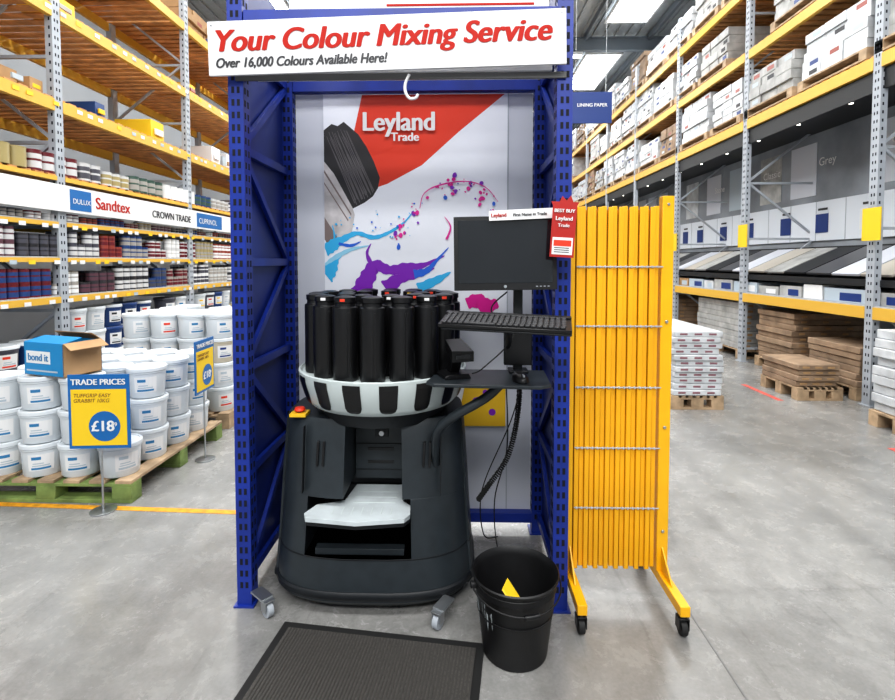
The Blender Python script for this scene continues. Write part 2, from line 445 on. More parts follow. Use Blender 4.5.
# can platform
plat = [(-0.63,1.985),(-0.615,1.95),(-0.41,1.92),(-0.22,1.95),(-0.20,1.985),(-0.205,2.06),(-0.24,2.10),(-0.25,2.258),(-0.47,2.258),(-0.49,2.10),(-0.60,2.06)]
b.prism([(x,y,0.415) for x,y in plat], (0,0,0.018), platewhite)
b.prism([(x,y+0.008,0.396) for x,y in plat], (0,0,0.019), charcoal2)
for i in range(7): b.box(-0.52+0.04*i,-0.515+0.04*i,1.98,2.04,0.433,0.4345,traywhite)
for y in (2.08,2.13,2.18): b.box(-0.45,-0.27,y,y+0.006,0.433,0.4345,traywhite)
# carousel column + tray
TX, TY = -0.348, 2.29
b.lathe(TX, TY, [(0,0.77),(0.27,0.77),(0.31,0.835),(0,0.835)], charcoal2, 40)
PR = [(0.325,0.836),(0.348,0.862),(0.374,0.950),(0.377,0.982)]
b.lathe(TX, TY, [(0.0,0.830),(0.30,0.830)]+PR+[(0.368,0.985),(0.360,0.972),(0,0.972)], traywhite, 72)
def conepos(th, s_, o=0.0025):
    L = [0,0.22,0.80,1.0]
    for i in range(3):
        if s_ <= L[i+1]+1e-6:
            t = (s_-L[i])/(L[i+1]-L[i]); r = PR[i][0]+(PR[i+1][0]-PR[i][0])*t; z = PR[i][1]+(PR[i+1][1]-PR[i][1])*t; break
    r += o
    return (TX+r*math.cos(th), TY+r*math.sin(th), z)
NP = 16
for i in range(NP):
    th = 2*pi*(i+0.5)/NP-pi/2; hw = 0.50*pi/NP
    rows = []
    for s_, wf in ((0.12,0.35),(0.15,0.65),(0.20,0.85),(0.30,1.0),(0.6,1.0),(0.80,1.0),(0.93,1.0)):
        rows.append([conepos(th-hw*wf+2*hw*wf*k/4, s_) for k in range(5)])
    for r0, r1 in zip(rows, rows[1:]):
        for k in range(4): b.poly([r0[k], r0[k+1], r1[k+1], r1[k]], blackp)
capc = [red, inkyel, white, red, blackp, inkyel]
def canister(x, y, i, big=True):
    r = 0.051 if big else 0.045
    b.lathe(x, y, [(0,0.972),(r*0.93,0.972),(r,0.98),(r,1.255),(r*0.98,1.268),(r*0.80,1.272),(r*0.78,1.286),(r*0.86,1.289),(r*0.86,1.309),(r*0.5,1.314),(0,1.314)], blackp, 24)
    ca = -pi/2+R.uniform(-.2,.2)
    if R.random() < 0.6:
        m = capc[i%6]
        b.M = Matrix.Translation((x, y, 0)) @ Matrix.Rotation(ca+pi/2, 4, 'Z')
        b.box(-0.010, 0.010, -r*0.86-0.002, -r*0.7, 1.293, 1.304, m)
        b.M = None
    b.M = Matrix.Translation((x, y, 0)) @ Matrix.Rotation(ca+pi/2+0.5, 4, 'Z')
    b.box(-0.005, 0.005, -r-0.003, -r*0.9, 0.99, 1.25, blackp); b.M = None
for i in range(NP):
    th = 2*pi*i/NP-pi/2
    canister(TX+0.298*math.cos(th), TY+0.298*math.sin(th), i)
for i in range(9):
    th = 2*pi*(i+.5)/9-pi/2
    canister(TX+0.175*math.cos(th), TY+0.175*math.sin(th), i+2, False)
# emergency stop
b.box(-0.725,-0.655,2.10,2.17,0.79,0.803,inkyel); b.cyl((-0.69,2.135,0.80),(-0.69,2.135,0.812),0.014,charcoal2); b.lathe(-0.69,2.135,[(0.0,0.808),(0.02,0.808),(0.024,0.813),(0.02,0.823),(0,0.827)],red,16)
# bracket arm for the computer tray
b.tube(smooth_path([(-0.10,2.09,0.60),(-0.10,2.05,0.70),(-0.085,2.02,0.77),(-0.02,1.99,0.835),(0.10,1.98,0.91),(0.16,1.98,0.965)]), 0.019, charcoal, 12)
# casters
for (cx, cy, a) in ((-0.785,1.985,0.9),(-0.085,1.935,-0.5),(-0.78,2.60,0.2),(0.03,2.60,0.3)):
    b.M = Matrix.Translation((cx, cy, 0)) @ Matrix.Rotation(a, 4, 'Z')
    b.cyl((-0.012,0,0.030),(0.012,0,0.030),0.030,greysteel,20)
    b.cyl((-0.015,0,0.030),(0.015,0,0.030),0.011,steel,12)
    for sx in (-0.02, 0.016): b.box(sx, sx+0.004, -0.016, 0.018, 0.026, 0.068, steel)
    b.box(-0.022,0.022,-0.02,0.03,0.064,0.072,steel)
    b.box(-0.025,0.025,0.0,0.09,0.070,0.078,steel)
    b.M = None
b.done(0.004)

# ------------------------------------------------------------ computer tray, monitor etc.
b = B('computer_tray')
b.prism([(x,y,0.975) for x,y in ((-0.13,1.93),(-0.10,1.89),(0.30,1.86),(0.345,1.89),(0.36,2.14),(-0.08,2.16))], (0,0,0.014), charcoal)
b.box(0.225,0.262,2.10,2.13,0.989,1.42,charcoal2)
b.box(0.205,0.285,2.07,2.15,0.989,1.0,charcoal2)
b.box(0.185,0.30,2.09,2.12,1.02,1.22,blackp)
b.M = Matrix.Translation((0.160,1.76,1.232)) @ Matrix.Rotation(math.radians(-11),4,'Z') @ Matrix.Rotation(math.radians(1.5),4,'Y') @ Matrix.Rotation(math.radians(10),4,'X')
b.box(-0.215,0.225,-0.075,0.09,-0.008,0.0,charcoal2)
b.M = None
b.tube([(0.20,2.10,1.10),(0.19,1.95,1.15),(0.17,1.82,1.215)],0.014,charcoal2)
b.done(0.003)
b = B('computer_monitor')
b.box(-0.203,0.203,-0.018,0.012,-0.148,0.148,blackp)
b.box(-0.186,0.186,-0.0195,-0.018,-0.120,0.132,screen)
b.box(-0.14,0.14,0.012,0.035,-0.10,0.11,blackp)
b.box(-0.03,0.08,0.035,0.075,-0.06,0.05,blackp)
b.cyl((0,-0.0195,-0.134),(0,-0.0185,-0.134),0.006,steel,14)
for i in range(4): b.box(0.12+0.015*i,0.128+0.015*i,-0.0185,-0.018,-0.136,-0.133,greysteel)
mo = b.done(0.004, loc=(0.180,2.03,1.485), rot=(math.radians(-5),math.radians(-1.0),math.radians(-3)))
b = B('promotional_strip')
b.box(-0.13,0.13,-0.004,0.0,-0.018,0.022,white)
b.box(-0.13,-0.06,-0.0045,-0.004,-0.018,0.022,white)
ps = b.done(0, loc=(0.245,2.005,1.636), rot=(0,-0.04,-0.05))
txt('Leyland', (-0.122,-0.006,-0.004), 0.020, textred, ps, bold=0.0007)
txt('First Name in Trade', (-0.035,-0.006,-0.004), 0.016, textdark, ps, bold=0.0005)
b = B('promotional_tag')
pts=[(-0.045,-0.11),(0.045,-0.11),(0.045,0.085),(0.052,0.10),(0.03,0.10),(0.02,0.125),(0.005,0.105),(-0.012,0.122),(-0.02,0.1),(-0.052,0.10),(-0.045,0.085)]
b.prism([(x,0,z) for x,z in pts],(0,0.003,0),mat('tag_red',(0.42,0.02,0.015),0.4))
b.box(-0.038,0.038,-0.001,0,-0.10,-0.035,white)
b.box(-0.033,0.033,-0.0015,-0.0005,-0.068,-0.045,red)
for z in (-0.076,-0.084,-0.092): b.box(-0.030,0.026,-0.0015,-0.0005,z,z+0.003,textdark)
pt = b.done(0, loc=(0.393,1.93,1.578), rot=(0,0.06,-0.12))
txt('BEST BUY', (0,-0.003,0.06), 0.018, white, pt, align='CENTER', bold=0.0006)
txt('Leyland', (0,-0.003,0.03), 0.021, white, pt, align='CENTER', bold=0.0006)
txt('Trade', (0,-0.003,0.005), 0.018, white, pt, align='CENTER', bold=0.0004)
b = B('keyboard')
b.box(-0.225,0.225,-0.078,0.078,0.0,0.012,blackp)
b.box(-0.225,0.225,0.05,0.078,0.012,0.018,blackp)
keyc = mat('key_caps',(0.03,0.03,0.033),0.45)
for r_ in range(6):
    y = -0.068+r_*0.0205+(0.004 if r_==5 else 0)
    x = -0.215
    while x < 0.212:
        wk = 0.0165
        if r_ == 0 and -0.15 < x < -0.05: wk = 0.11
        if (0.062 < x < 0.07) or (0.135 < x < 0.142): x += 0.009
        if x+wk > 0.217: break
        b.box(x, x+wk, y, y+0.0165, 0.012, 0.019, keyc); x += wk+0.0028
b.done(0.0015, loc=(0.160,1.76,1.2335), rot=(math.radians(10),math.radians(1.5),math.radians(-11)), seg=1)
b = B('computer_mouse')
rings=[]
for z,sc in ((0,0.96),(0.008,1.0),(0.02,0.92),(0.03,0.65),(0.034,0.3)):
    rings.append([(0.031*sc*math.cos(t),0.055*sc*math.sin(t)+0.006*z/0.03,z) for t in [2*pi*i/20 for i in range(20)]])
b.loft(rings, blackp); b.box(-0.003,0.003,-0.045,-0.02,0.024,0.031,greysteel)
b.done(0, loc=(0.235,1.94,0.990), rot=(0,0,0.2))
b = B('barcode_scanner')
b.prism([(-0.05,0,0),(-0.05,0,0.012),(-0.03,0,0.02),(0.05,0,0.02),(0.06,0,0)],(0,0.11,0),blackp)
b.loft([[(-0.015+dx,0.045-0.02*k,0.02+0.04*k),(0.025+dx,0.045-0.02*k,0.02+0.04*k),(0.025+dx,0.085-0.01*k,0.02+0.04*k),(-0.015+dx,0.085-0.01*k,0.02+0.04*k)] for k,dx in ((0,0),(1,0.004),(2,0.01))], blackp)
b.loft([[(-0.025,0.07,0.11),(0.045,0.07,0.11),(0.045,0.075,0.15),(-0.025,0.075,0.15)],[(-0.035,-0.04,0.075),(0.055,-0.04,0.075),(0.055,-0.04,0.115),(-0.035,-0.04,0.12)]], blackp)
b.box(-0.02,0.04,-0.043,-0.039,0.085,0.105,screen)
b.done(0.004, loc=(-0.01,1.96,0.989), rot=(0,0,0.35))
b = B('coiled_cable')
path = smooth_path([(0.26,2.19,0.97),(0.262,2.2,0.86),(0.25,2.24,0.70),(0.21,2.24,0.56),(0.13,2.24,0.44),(0.085,2.25,0.37)], 40)
hel=[]
for i,p in enumerate(path):
    d=(path[min(i+1,len(path)-1)]-path[max(i-1,0)]).normalized(); a=d.cross(Vector((0,1,0))).normalized(); c_=a.cross(d)
    for k in range(2):
        ph=(i*2+k)*1.15; hel.append(p+d*(k*0.0015)+a*0.010*math.cos(ph)+c_*0.010*math.sin(ph))
b.tube(hel,0.0036,blackr,6)
b.tube(smooth_path([(0.20,2.2,0.975),(0.22,2.3,0.6),(0.17,2.4,0.3),(0.19,2.45,0.03),(0.25,2.5,0.005)]),0.003,blackr,6)
b.tube(smooth_path([(0.28,2.16,0.975),(0.24,2.35,0.7),(0.11,2.4,0.35),(0.12,2.45,0.1),(0.20,2.6,0.005)]),0.003,blackr,6)
b.tube(smooth_path([(0.19,2.03,1.33),(0.13,2.08,1.25),(0.22,2.06,1.15),(0.10,2.05,1.02),(0.05,2.04,0.995)]),0.003,blackr,6)
b.done()

# ------------------------------------------------------------ bucket
b = B('bucket')
bx, by = 0.208, 1.84
b.lathe(bx,by,[(0,0.004),(0.108,0.004),(0.112,0.0),(0.120,0.004),(0.149,0.252),(0.152,0.255),(0.152,0.275),(0.150,0.277),(0.160,0.290),(0.163,0.300),(0.158,0.304),(0.151,0.294),(0.146,0.275),(0.117,0.014),(0,0.014)],bucketm,44)
b.lathe(bx,by,[(0.1385,0.165),(0.1415,0.166),(0.1425,0.172),(0.1395,0.173)],bucketm,44)
for a in (0.25,pi+0.25):
    b.cyl((bx+0.150*math.cos(a),by+0.15*math.sin(a),0.270),(bx+0.172*math.cos(a),by+0.172*math.sin(a),0.270),0.013,bucketm,12)
hp=[]
for t in [pi*i/20 for i in range(21)]:
    x_,y_=0.168*math.cos(t),-0.166*math.sin(t)
    hp.append((bx+x_*math.cos(0.25)-y_*math.sin(0.25),by+x_*math.sin(0.25)+y_*math.cos(0.25),0.270-0.035*math.sin(t)))
b.tube(hp,0.0032,bucketm,8)
b.tube(hp[9:12],0.009,blackp,10)
for i in range(16):
    a=pi+0.05+R.random()*0.9; z1=0.245-R.random()*0.05; z0=z1-R.uniform(0.02,0.13); wa=R.uniform(0.005,0.016)
    def pp(aa,z):
        r_=0.120+(z-0.004)/0.248*0.029+0.0012; return (bx+r_*math.cos(aa),by+r_*math.sin(aa),z)
    b.poly([pp(a-wa,z1),pp(a-wa*0.6,z0+0.01),pp(a,z0),pp(a+wa*0.6,z0+0.01),pp(a+wa,z1)],platewhite)
b.done()
b = B('paint_scraper')
b.prism([(0.155,1.80,0.25),(0.205,1.76,0.195),(0.245,1.81,0.17),(0.175,1.83,0.27)],(0.004,0.004,0.004),cardy)
b.prism([(0.19,1.86,0.05),(0.21,1.86,0.05),(0.215,1.80,0.22),(0.18,1.81,0.22)],(0.0,0.012,0.0),cardy)
b.done()

# ------------------------------------------------------------ floor mat
b = B('rubber_floor_mat')
b.box(0,0.80,-0.62,0,0,0.009,blackr)
matt = mat('mat_pile',(0.070,0.065,0.060),0.85,var=0.3,scale=120,bump=0.5)
b.box(0.03,0.77,-0.60,-0.03,0.009,0.0115,matt)
ribm = mat('mat_rib',(0.052,0.049,0.045),0.8)
x=0.04
while x<0.765:
    b.box(x,x+0.006,-0.595,-0.035,0.0115,0.0145,ribm); x+=0.0125
b.done(0, loc=(-0.70,1.945,0), rot=(0,0,math.radians(-7)))

# ------------------------------------------------------------ yellow expanding barrier
b = B('expanding_barrier')
for x in (0.475, 0.868):
    b.box(x-0.019,x+0.019,1.90,2.40,0.085,0.125,yellow)
    for y in (1.925,2.375):
        b.cyl((x,y,0.085),(x,y,0.07),0.012,steel)
        for sx in (-0.02,0.016): b.box(x+sx,x+sx+0.004,y-0.02,y+0.02,0.025,0.072,blackp)
        b.box(x-0.02,x+0.02,y-0.02,y+0.02,0.066,0.074,blackp)
        b.cyl((x-0.012,y,0.03),(x+0.012,y,0.03),0.03,blackr,18)
    b.prism([(x-0.004,2.02,0.125),(x-0.004,2.14,0.125),(x-0.004,2.14,0.24)],(0.008,0,0),yellow)
b.box(0.458,0.484,2.13,2.17,0.125,1.68,yellow)
b.box(0.844,0.892,2.13,2.17,0.125,1.725,yellow)
b.cyl((0.868,2.129,1.69),(0.868,2.125,1.69),0.006,steel,10)
for z in (0.3,0.75,1.2): b.cyl((0.868,2.129,z),(0.868,2.124,z),0.007,steel,10)
N=16; x0=0.488; dx=(0.836-x0)/N
for i in range(N):
    x=x0+i*dx; sl=0.004*(1 if i%2 else -1); top=1.680+(0.004 if i%2 else 0); bot=0.132+(0.006 if i%2 else 0)
    yy=2.128+0.010*(i%2)
    b.prism([(x+0.001+sl*0.4,yy,bot),(x+dx-0.001+sl*0.4,yy,bot),(x+dx-0.001-sl*0.4,yy,top),(x+0.001-sl*0.4,yy,top)],(0,0.012,0),yellowd)
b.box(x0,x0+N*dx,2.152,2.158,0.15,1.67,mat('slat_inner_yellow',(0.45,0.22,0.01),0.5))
for i in range(N):
    x=x0+i*dx+dx*0.3
    b.box(x-dx*.3,x+dx*0.6,2.160,2.172,0.15,1.66,yellow)
for z in (0.40,0.66,0.92,1.18,1.43):
    for i in range(N):
        x=x0+(i+0.5)*dx; b.cyl((x,2.120,z),(x,2.130,z),0.0055,greysteel,8)
    b.box(x0,0.85,2.1245,2.1275,z-0.003,z+0.003,greysteel)
b.done(0.0015, seg=1)

# ------------------------------------------------------------ pallets and tubs (left)
def pallet(name, x0, x1, y0, y1, mm=pwood, z0=0.0):
    b = B(name)
    n=7; w_=(x1-x0)
    for k in range(3):
        y=y0+(y1-y0-0.1)*k/2
        b.box(x0,x1,y,y+0.1,z0,z0+0.022,mm)
        for j in range(3):
            x=x0+(w_-0.12)*j/2; b.box(x,x+0.12,y,y+0.1,z0+0.022,z0+0.10,mm)
        b.box(x0,x1,y,y+0.1,z0+0.10,z0+0.118,mm)
    for j in range(n):
        x=x0+(w_-0.1)*j/(n-1); b.box(x,x+0.1,y0,y1,z0+0.118,z0+0.138,pwood)
    return b.done(0.002, seg=1)
pallet('wooden_pallet', -3.02, -1.97, 2.92, 4.08, pgreen)
pallet('wooden_pallet', -3.02, -2.0, 4.27, 5.42)
def tub(b,x,y,z,r,h,body=tubw,lid=lidw,label=None,la=-0.9,seg=24):
    b.lathe(x,y,[(0,0),(r*0.84,0),(r*0.88,h*0.04),(r*0.95,h*0.80),(r*1.0,h*0.81),(r*1.0,h*0.84),(r*0.96,h*0.86)],body,seg,z)
    b.lathe(x,y,[(r*0.96,h*0.86),(r*1.03,h*0.87),(r*1.03,h*0.97),(r*0.99,h*0.995),(r*0.9,h*0.995),(r*0.88,h*0.965),(0,h*0.965)],lid,seg,z)
    if label:
        def band(z0,z1,hwid,m,o,c=0):
            for k in range(6):
                a0=la+c-hwid+2*hwid*k/6; a1=la+c-hwid+2*hwid*(k+1)/6
                r0=r*(0.88+0.07*(z0/h-0.04)/0.76)+o; r1=r*(0.88+0.07*(z1/h-0.04)/0.76)+o
                b.poly([(x+r0*math.cos(a0),y+r0*math.sin(a0),z+z0),(x+r0*math.cos(a1),y+r0*math.sin(a1),z+z0),(x+r1*math.cos(a1),y+r1*math.sin(a1),z+z1),(x+r1*math.cos(a0),y+r1*math.sin(a0),z+z1)],m)
        band(0.2*h,0.70*h,0.6,white,0.002)
        band(0.24*h,0.30*h,0.45,label,0.003); band(0.34*h,0.37*h,0.40,labelg,0.003); band(0.41*h,0.44*h,0.25,labelg,0.003,-0.12); band(0.54*h,0.63*h,0.22,label,0.003,-0.2)
b = B('adhesive_tubs')
for lv in range(3):
    for ix in range(4):
        for iy in range(4):
            if ix==3 and iy==0 and lv>0: continue
            x=-2.86+ix*0.247+R.uniform(-.006,.006); y=3.06+iy*0.28+R.uniform(-.008,.008)
            tub(b,x,y,0.138+lv*0.205,0.119,0.204,label=R.choice([labelb,labelg,labelb]),la=-0.85+R.uniform(-.3,.3))
b.done()
b = B('paint_tubs')
cols=[tubw,tubw,tubw,tubw,mat('tub_beige',(0.55,0.5,0.4),0.4)]
for lv in range(4):
    for ix in range(4):
        for iy in range(4):
            if lv==3 and R.random()<0.3: continue
            x=-2.88+ix*0.247; y=4.42+iy*0.28
            tub(b,x,y,0.138+lv*0.215,0.12,0.214,body=R.choice(cols),label=R.choice([labelb,labelg,red,navy]),la=-0.7,seg=18)
b.done()

# blue box
b = B('cardboard_box')
H=0.20
b.box(-0.17,0.17,-0.12,-0.116,0,H,boxblue); b.box(-0.17,0.17,0.116,0.12,0,H,boxblue)
b.box(-0.17,-0.166,-0.12,0.12,0,H,boxblue); b.box(0.166,0.17,-0.12,0.12,0,H,cardb)
b.box(-0.17,0.17,-0.12,0.12,0,0.004,cardb)
b.prism([(0.171,-0.118,H+.002),(0.171,0.118,H+.002),(0.235,0.118,H-.035),(0.235,-0.118,H-.035)],(0,0,0.004),cardb)
b.prism([(-0.17,-0.12,H),(0.17,-0.12,H),(0.165,0.0,H+.025),(-0.165,0.0,H+.025)],(0,0,0.004),boxblue)
b.prism([(-0.17,0.12,H),(0.17,0.12,H),(0.17,0.06,H+.045),(-0.17,0.06,H+.045)],(0,0,0.004),cardb)
b.box(-0.15,0.06,-0.1215,-0.12,0.075,0.150,white); b.box(-0.15,0.12,-0.1215,-0.12,0.025,0.035,labelg)
cb = b.done(0, loc=(-2.50,3.10,0.755), rot=(0,0,-0.30))
txt('bond it', (-0.045,-0.1225,0.092), 0.062, labelb, cb, align='CENTER', bold=0.002)

def price_sign(name, loc, rz, zc, small=1.0):
    b = B(name)
    w_,h_=0.17*small,0.215*small
    b.box(-w_,w_,-0.004,0.004,zc-h_,zc+h_,signblue)
    b.box(-w_+0.016,w_-0.016,-0.006,-0.004,zc-h_+0.018,zc+h_-0.085*small,cardy)
    b.prism([(0.03+0.088*small*math.cos(t),-0.0065,zc-0.085*small+0.088*small*math.sin(t)) for t in [2*pi*i/28 for i in range(28)]],(0,-0.001,0),signblue)
    b.cyl((0,0.008,0.01),(0,0.008,zc-h_+0.1),0.006,steel)
    b.lathe(0,0.008,[(0.0,0.0),(0.068,0),(0.068,0.008),(0.02,0.012),(0,0.012)],steel,24)
    o = b.done(0.001, loc=loc, rot=(0,0,rz))
    txt('TRADE PRICES',(0,-0.0075,zc+h_-0.058*small),0.047*small,white,o,align='CENTER',bold=0.0018)
    txt('TUFFGRIP EASY\nGRABBIT 10KG',(-0.14*small,-0.0075,zc+0.085*small),0.030*small,mat('pen',(0.25,0.12,0.03),0.6),o,shear=0.2)
    txt('£18',(0.02,-0.0085,zc-0.112*small),0.085*small,white,o,align='CENTER',bold=0.003)
    txt('49',(0.085*small,-0.0085,zc-0.085*small),0.032*small,white,o,align='CENTER',bold=0.0008)
    return o
price_sign('price_sign', (-2.075,2.82,0), 0.08, 0.59)
price_sign('price_sign', (-1.86,3.60,0), 1.62, 0.70, 0.88)

# ------------------------------------------------------------ warehouse racks
def rack(name, xf, d, depth, ys, zmax, levels, rackm):
    b = B(name)
    xb = xf+d*depth
    def bx_(xa,xc,*r): b.box(min(xa,xc),max(xa,xc),*r)
    for iy,y in enumerate(ys):
        bx_(xf,xf+d*0.07,y-0.05,y+0.05,0,zmax,rackm); bx_(xb,xb-d*0.07,y-0.05,y+0.05,0,zmax,rackm)
        if iy<4:
            z=0.1
            while z<zmax:
                for yo in (-0.024,0.010):
                    bx_(xf-d*0.001,xf,y+yo,y+yo+0.014,z,z+0.03,slotdark)
                bx_(xf+d*0.02,xf+d*0.035,y-0.051,y-0.05,z,z+0.03,slotdark)
                z+=0.08
        bx_(xf-d*0.02,xf+d*0.09,y-0.07,y+0.07,0,0.01,rackm)
        z=0.2; s_=0
        while z+0.8<zmax:
            xa,xc=(xf+d*.07,xb-d*.07) if s_%2 else (xb-d*.07,xf+d*.07)
            b.prism([(xa,y-0.015,z),(xa,y-0.015,z+0.035),(xc,y-0.015,z+0.8),(xc,y-0.015,z+0.765)],(0,0.03,0),rackm)
            bx_(xf+d*.07,xb-d*.07,y-0.015,y+0.015,z-0.03,z,rackm)
            z+=0.8; s_+=1
    y0,y1=ys[0],ys[-1]
    for (z,h_,kind) in levels:
        for ya,yb in zip(ys,ys[1:]):
            bx_(xf-d*0.005,xf+d*0.045,ya+0.05,yb-0.05,z-h_,z,beamy)
            bx_(xb,xb-d*0.045,ya+0.05,yb-0.05,z-h_,z,beamy)
        if kind=='slat':
            y=y0+0.06
            while y<y1-0.1:
                bx_(xf+d*0.01,xb-d*0.01,y,y+0.095,z,z+0.018,deckwood); y+=0.14
        else:
            bx_(xf+d*0.01,xb-d*0.01,y0,y1,z,z+0.012,greysteel if kind=='steel' else deckwood)
    return b.done()
ysL=[2.45+2.3*i for i in range(10)]
rack('storage_rack', -3.8, -1, 1.1, ysL, 5.2, [(4.75,0.11,'slat'),(3.85,0.11,'slat'),(2.98,0.11,'slat'),(2.26,0.04,'slat'),(1.83,0.04,'steel'),(1.49,0.04,'steel'),(1.12,0.06,'steel')], greysteel)
ysR=[2.84+2.3*i for i in range(11)]
rack('storage_rack', 4.1, 1, 1.1, ysR, 6.0, [(5.4,0.12,'slat'),(4.45,0.12,'slat'),(3.48,0.13,'slat'),(1.0,0.12,'steel')], greysteel)

b = B('brand_fascia')
b.box(-3.775,-3.76,2.5,16,1.93,2.18,white)
for y0,y1,m in ((4.8,5.08,signblue),(7.15,7.9,signblue),(8.4,9.4,navy),(3.3,4.0,red),(9.7,10.4,red)):
    b.box(-3.76,-3.757,y0,y1,1.955,2.155,m)
bf = b.done()
rx=(pi/2,0,pi/2)
txt('Sandtex',(-3.757,5.14,2.0),0.17,textred,bf,rot=rx,bold=0.004)
txt('CROWN TRADE',(-3.757,6.1,2.0),0.12,textdark,bf,rot=rx,bold=0.004)
txt('CUPRINOL',(-3.754,7.2,2.01),0.11,white,bf,rot=rx)
txt('DULUX',(-3.754,4.83,2.02),0.07,white,bf,rot=rx)
b = B('shelf_edge_labels')
for z in (1.10,1.47,1.81,2.96,3.83):
    y=2.6
    while y<14:
        b.box(-3.792,-3.79,y,y+0.07,z-0.04,z-0.003,R.choice([white,white,cardy,labelg])); y+=R.uniform(0.11,0.3)
b.done()
pal=[mat('tin_%d'%i,c,0.35) for i,c in enumerate([(0.14,0.012,0.02),(0.03,0.03,0.035),(0.6,0.6,0.6),(0.02,0.06,0.2),(0.12,0.05,0.07),(0.30,0.06,0.04),(0.05,0.10,0.08),(0.36,0.34,0.31),(0.08,0.08,0.10),(0.38,0.31,0.14)])]
def tin(b,x,y,z,r,h,m,lab):
    b.lathe(x,y,[(r,0),(r,h*0.12)],m,12,z); b.lathe(x,y,[(r*1.005,h*0.12),(r*1.005,h*0.45)],lab,12,z); b.lathe(x,y,[(r,h*0.45),(r,h*0.56)],m,12,z); b.lathe(x,y,[(r*1.005,h*0.56),(r*1.005,h*0.8)],lab,12,z)
    b.lathe(x,y,[(r,h*0.8),(r,h*0.95),(r*1.03,h*0.96),(r*1.03,h),(r*0.88,h),(r*0.85,h*0.97),(0,h*0.97)],m,12,z)
b = B('paint_tins')
for z,hm,rr_,st in ((1.132,0.14,0.06,2),(1.502,0.13,0.055,2),(1.842,0.08,0.04,1),(2.278,0.19,0.08,1),(2.998,0.16,0.07,0)):
    y=2.6
    while y<15:
        blk=R.choice(pal+[white,pal[2],pal[1]]); lab=R.choice(pal+[white,white,pal[2],pal[7],pal[8]]); n_=R.randint(2,5); r=rr_*R.uniform(0.8,1); h=hm*R.uniform(0.75,1)
        for k in range(n_):
            for xx in (-3.87,-4.07):
                for q in range(st):
                    if q and R.random()<0.1: continue
                    tin(b,xx,y+r,z+q*h,r,h,blk,lab)
            y+=2*r+0.006
        y+=0.03
b.done()
b = B('stacked_paint_tubs')
y=2.6
tc_=[tubw,tubw,pal[3],pal[9],pal[8],tubw]
while y<15:
    m=R.choice(tc_); lab=R.choice([labelb,red,labelg,cardy,pal[1]])
    for lv in range(R.randint(3,4)):
        tub(b,-3.96,y,0.0+lv*0.245,0.13,0.243,m,R.choice([lidw,m]),lab,la=-0.3,seg=14)
    y+=0.27
b.done()
b = B('boxed_products')
bc=[white,white,pal[6],pal[3],pal[5],cardy,cardb,labelg,greypk,mat('pk_green',(0.10,0.4,0.08),0.5)]
for z,prob in ((2.998,0.4),(3.868,0.2)):
    y=2.6
    while y<16:
        w_=R.uniform(0.10,0.3)
        if R.random()<prob or 4.2<y<4.6:
            h_=R.uniform(0.12,0.30); xr=-4.2-R.random()*0.2; b.box(xr,-3.87-R.random()*0.1,y,y+w_,z,z+h_,R.choice(bc)); b.box(-3.89,-3.868,y+w_*0.2,y+w_*0.8,z+h_*0.3,z+h_*0.6,R.choice(bc))
        y+=w_+0.03
b.done(0.003, seg=1)

# right rack display
boardg = mat('board_grey',(0.26,0.28,0.31),0.6,var=0.4,scale=1.0)
b = B('tile_display_stand')
b.box(4.16,5.1,2.9,17,3.28,3.33,blacksof)
b.box(4.13,4.16,2.9,17,3.14,3.34,blacksof)
for i in range(14):
    y=3.3+i*0.9
    b.cyl((4.5,y,3.279),(4.5,y,3.272),0.022,spotm,12)
b.box(5.08,5.11,2.9,25,1.2,3.28,boardg)
b.box(5.05,5.08,2.9,25,1.75,2.30,mat('board_white',(0.70,0.74,0.80),0.5))
y=2.9
while y<17:
    b.box(5.046,5.049,y,y+0.01,1.75,2.30,greysteel); y+=0.55
tones=[white,blacksof,offwhite,greypk,mat('slab_dark',(0.06,0.06,0.065),0.3),mat('slab_beige',(0.5,0.46,0.4),0.4)]
y=2.95; i=0
while y<17:
    w_=0.42; m=tones[(i*2)%5] if i%5 else tones[5]
    b.prism([(4.25,y,1.30),(4.25,y+w_-0.03,1.30),(4.95,y+w_-0.03,1.62),(4.95,y,1.62)],(-0.012,0,0.022),m)
    y+=w_; i+=1
b.box(4.16,5.05,2.9,17,1.20,1.27,blacksof)
b.box(4.95,5.05,2.9,17,1.27,1.66,blacksof)
y=3.0
while y<16:
    b.box(5.04,5.047,y,y+0.24,1.86,2.12,R.choice([signblue,navy,white,navy]))
    b.box(5.043,5.047,y+0.02,y+0.2,2.17,2.2,textdark)
    if R.random()<0.75: b.box(5.07,5.079,y+0.3,y+0.85,2.4,3.15,R.choice([greypk,offwhite,labelg,whitepk]))
    y+=R.uniform(0.55,1.0)
td = b.done()
for i,(y,s_) in enumerate(((5.0,'Ruby'),(6.1,'Savoy'),(7.3,'Grey'),(8.6,'Classic'),(10.2,'Stone'))):
    txt(s_,(5.06,y,2.8),0.16,white,td,rot=(pi/2,0,-pi/2))
for y in (5.05,7.3,9.6):
    b = B('price_card'); b.box(4.02,4.03,y-0.11,y+0.11,1.66,1.98,cardy); b.box(4.025,4.1,y-0.02,y+0.02,1.9,1.93,steel); b.done()
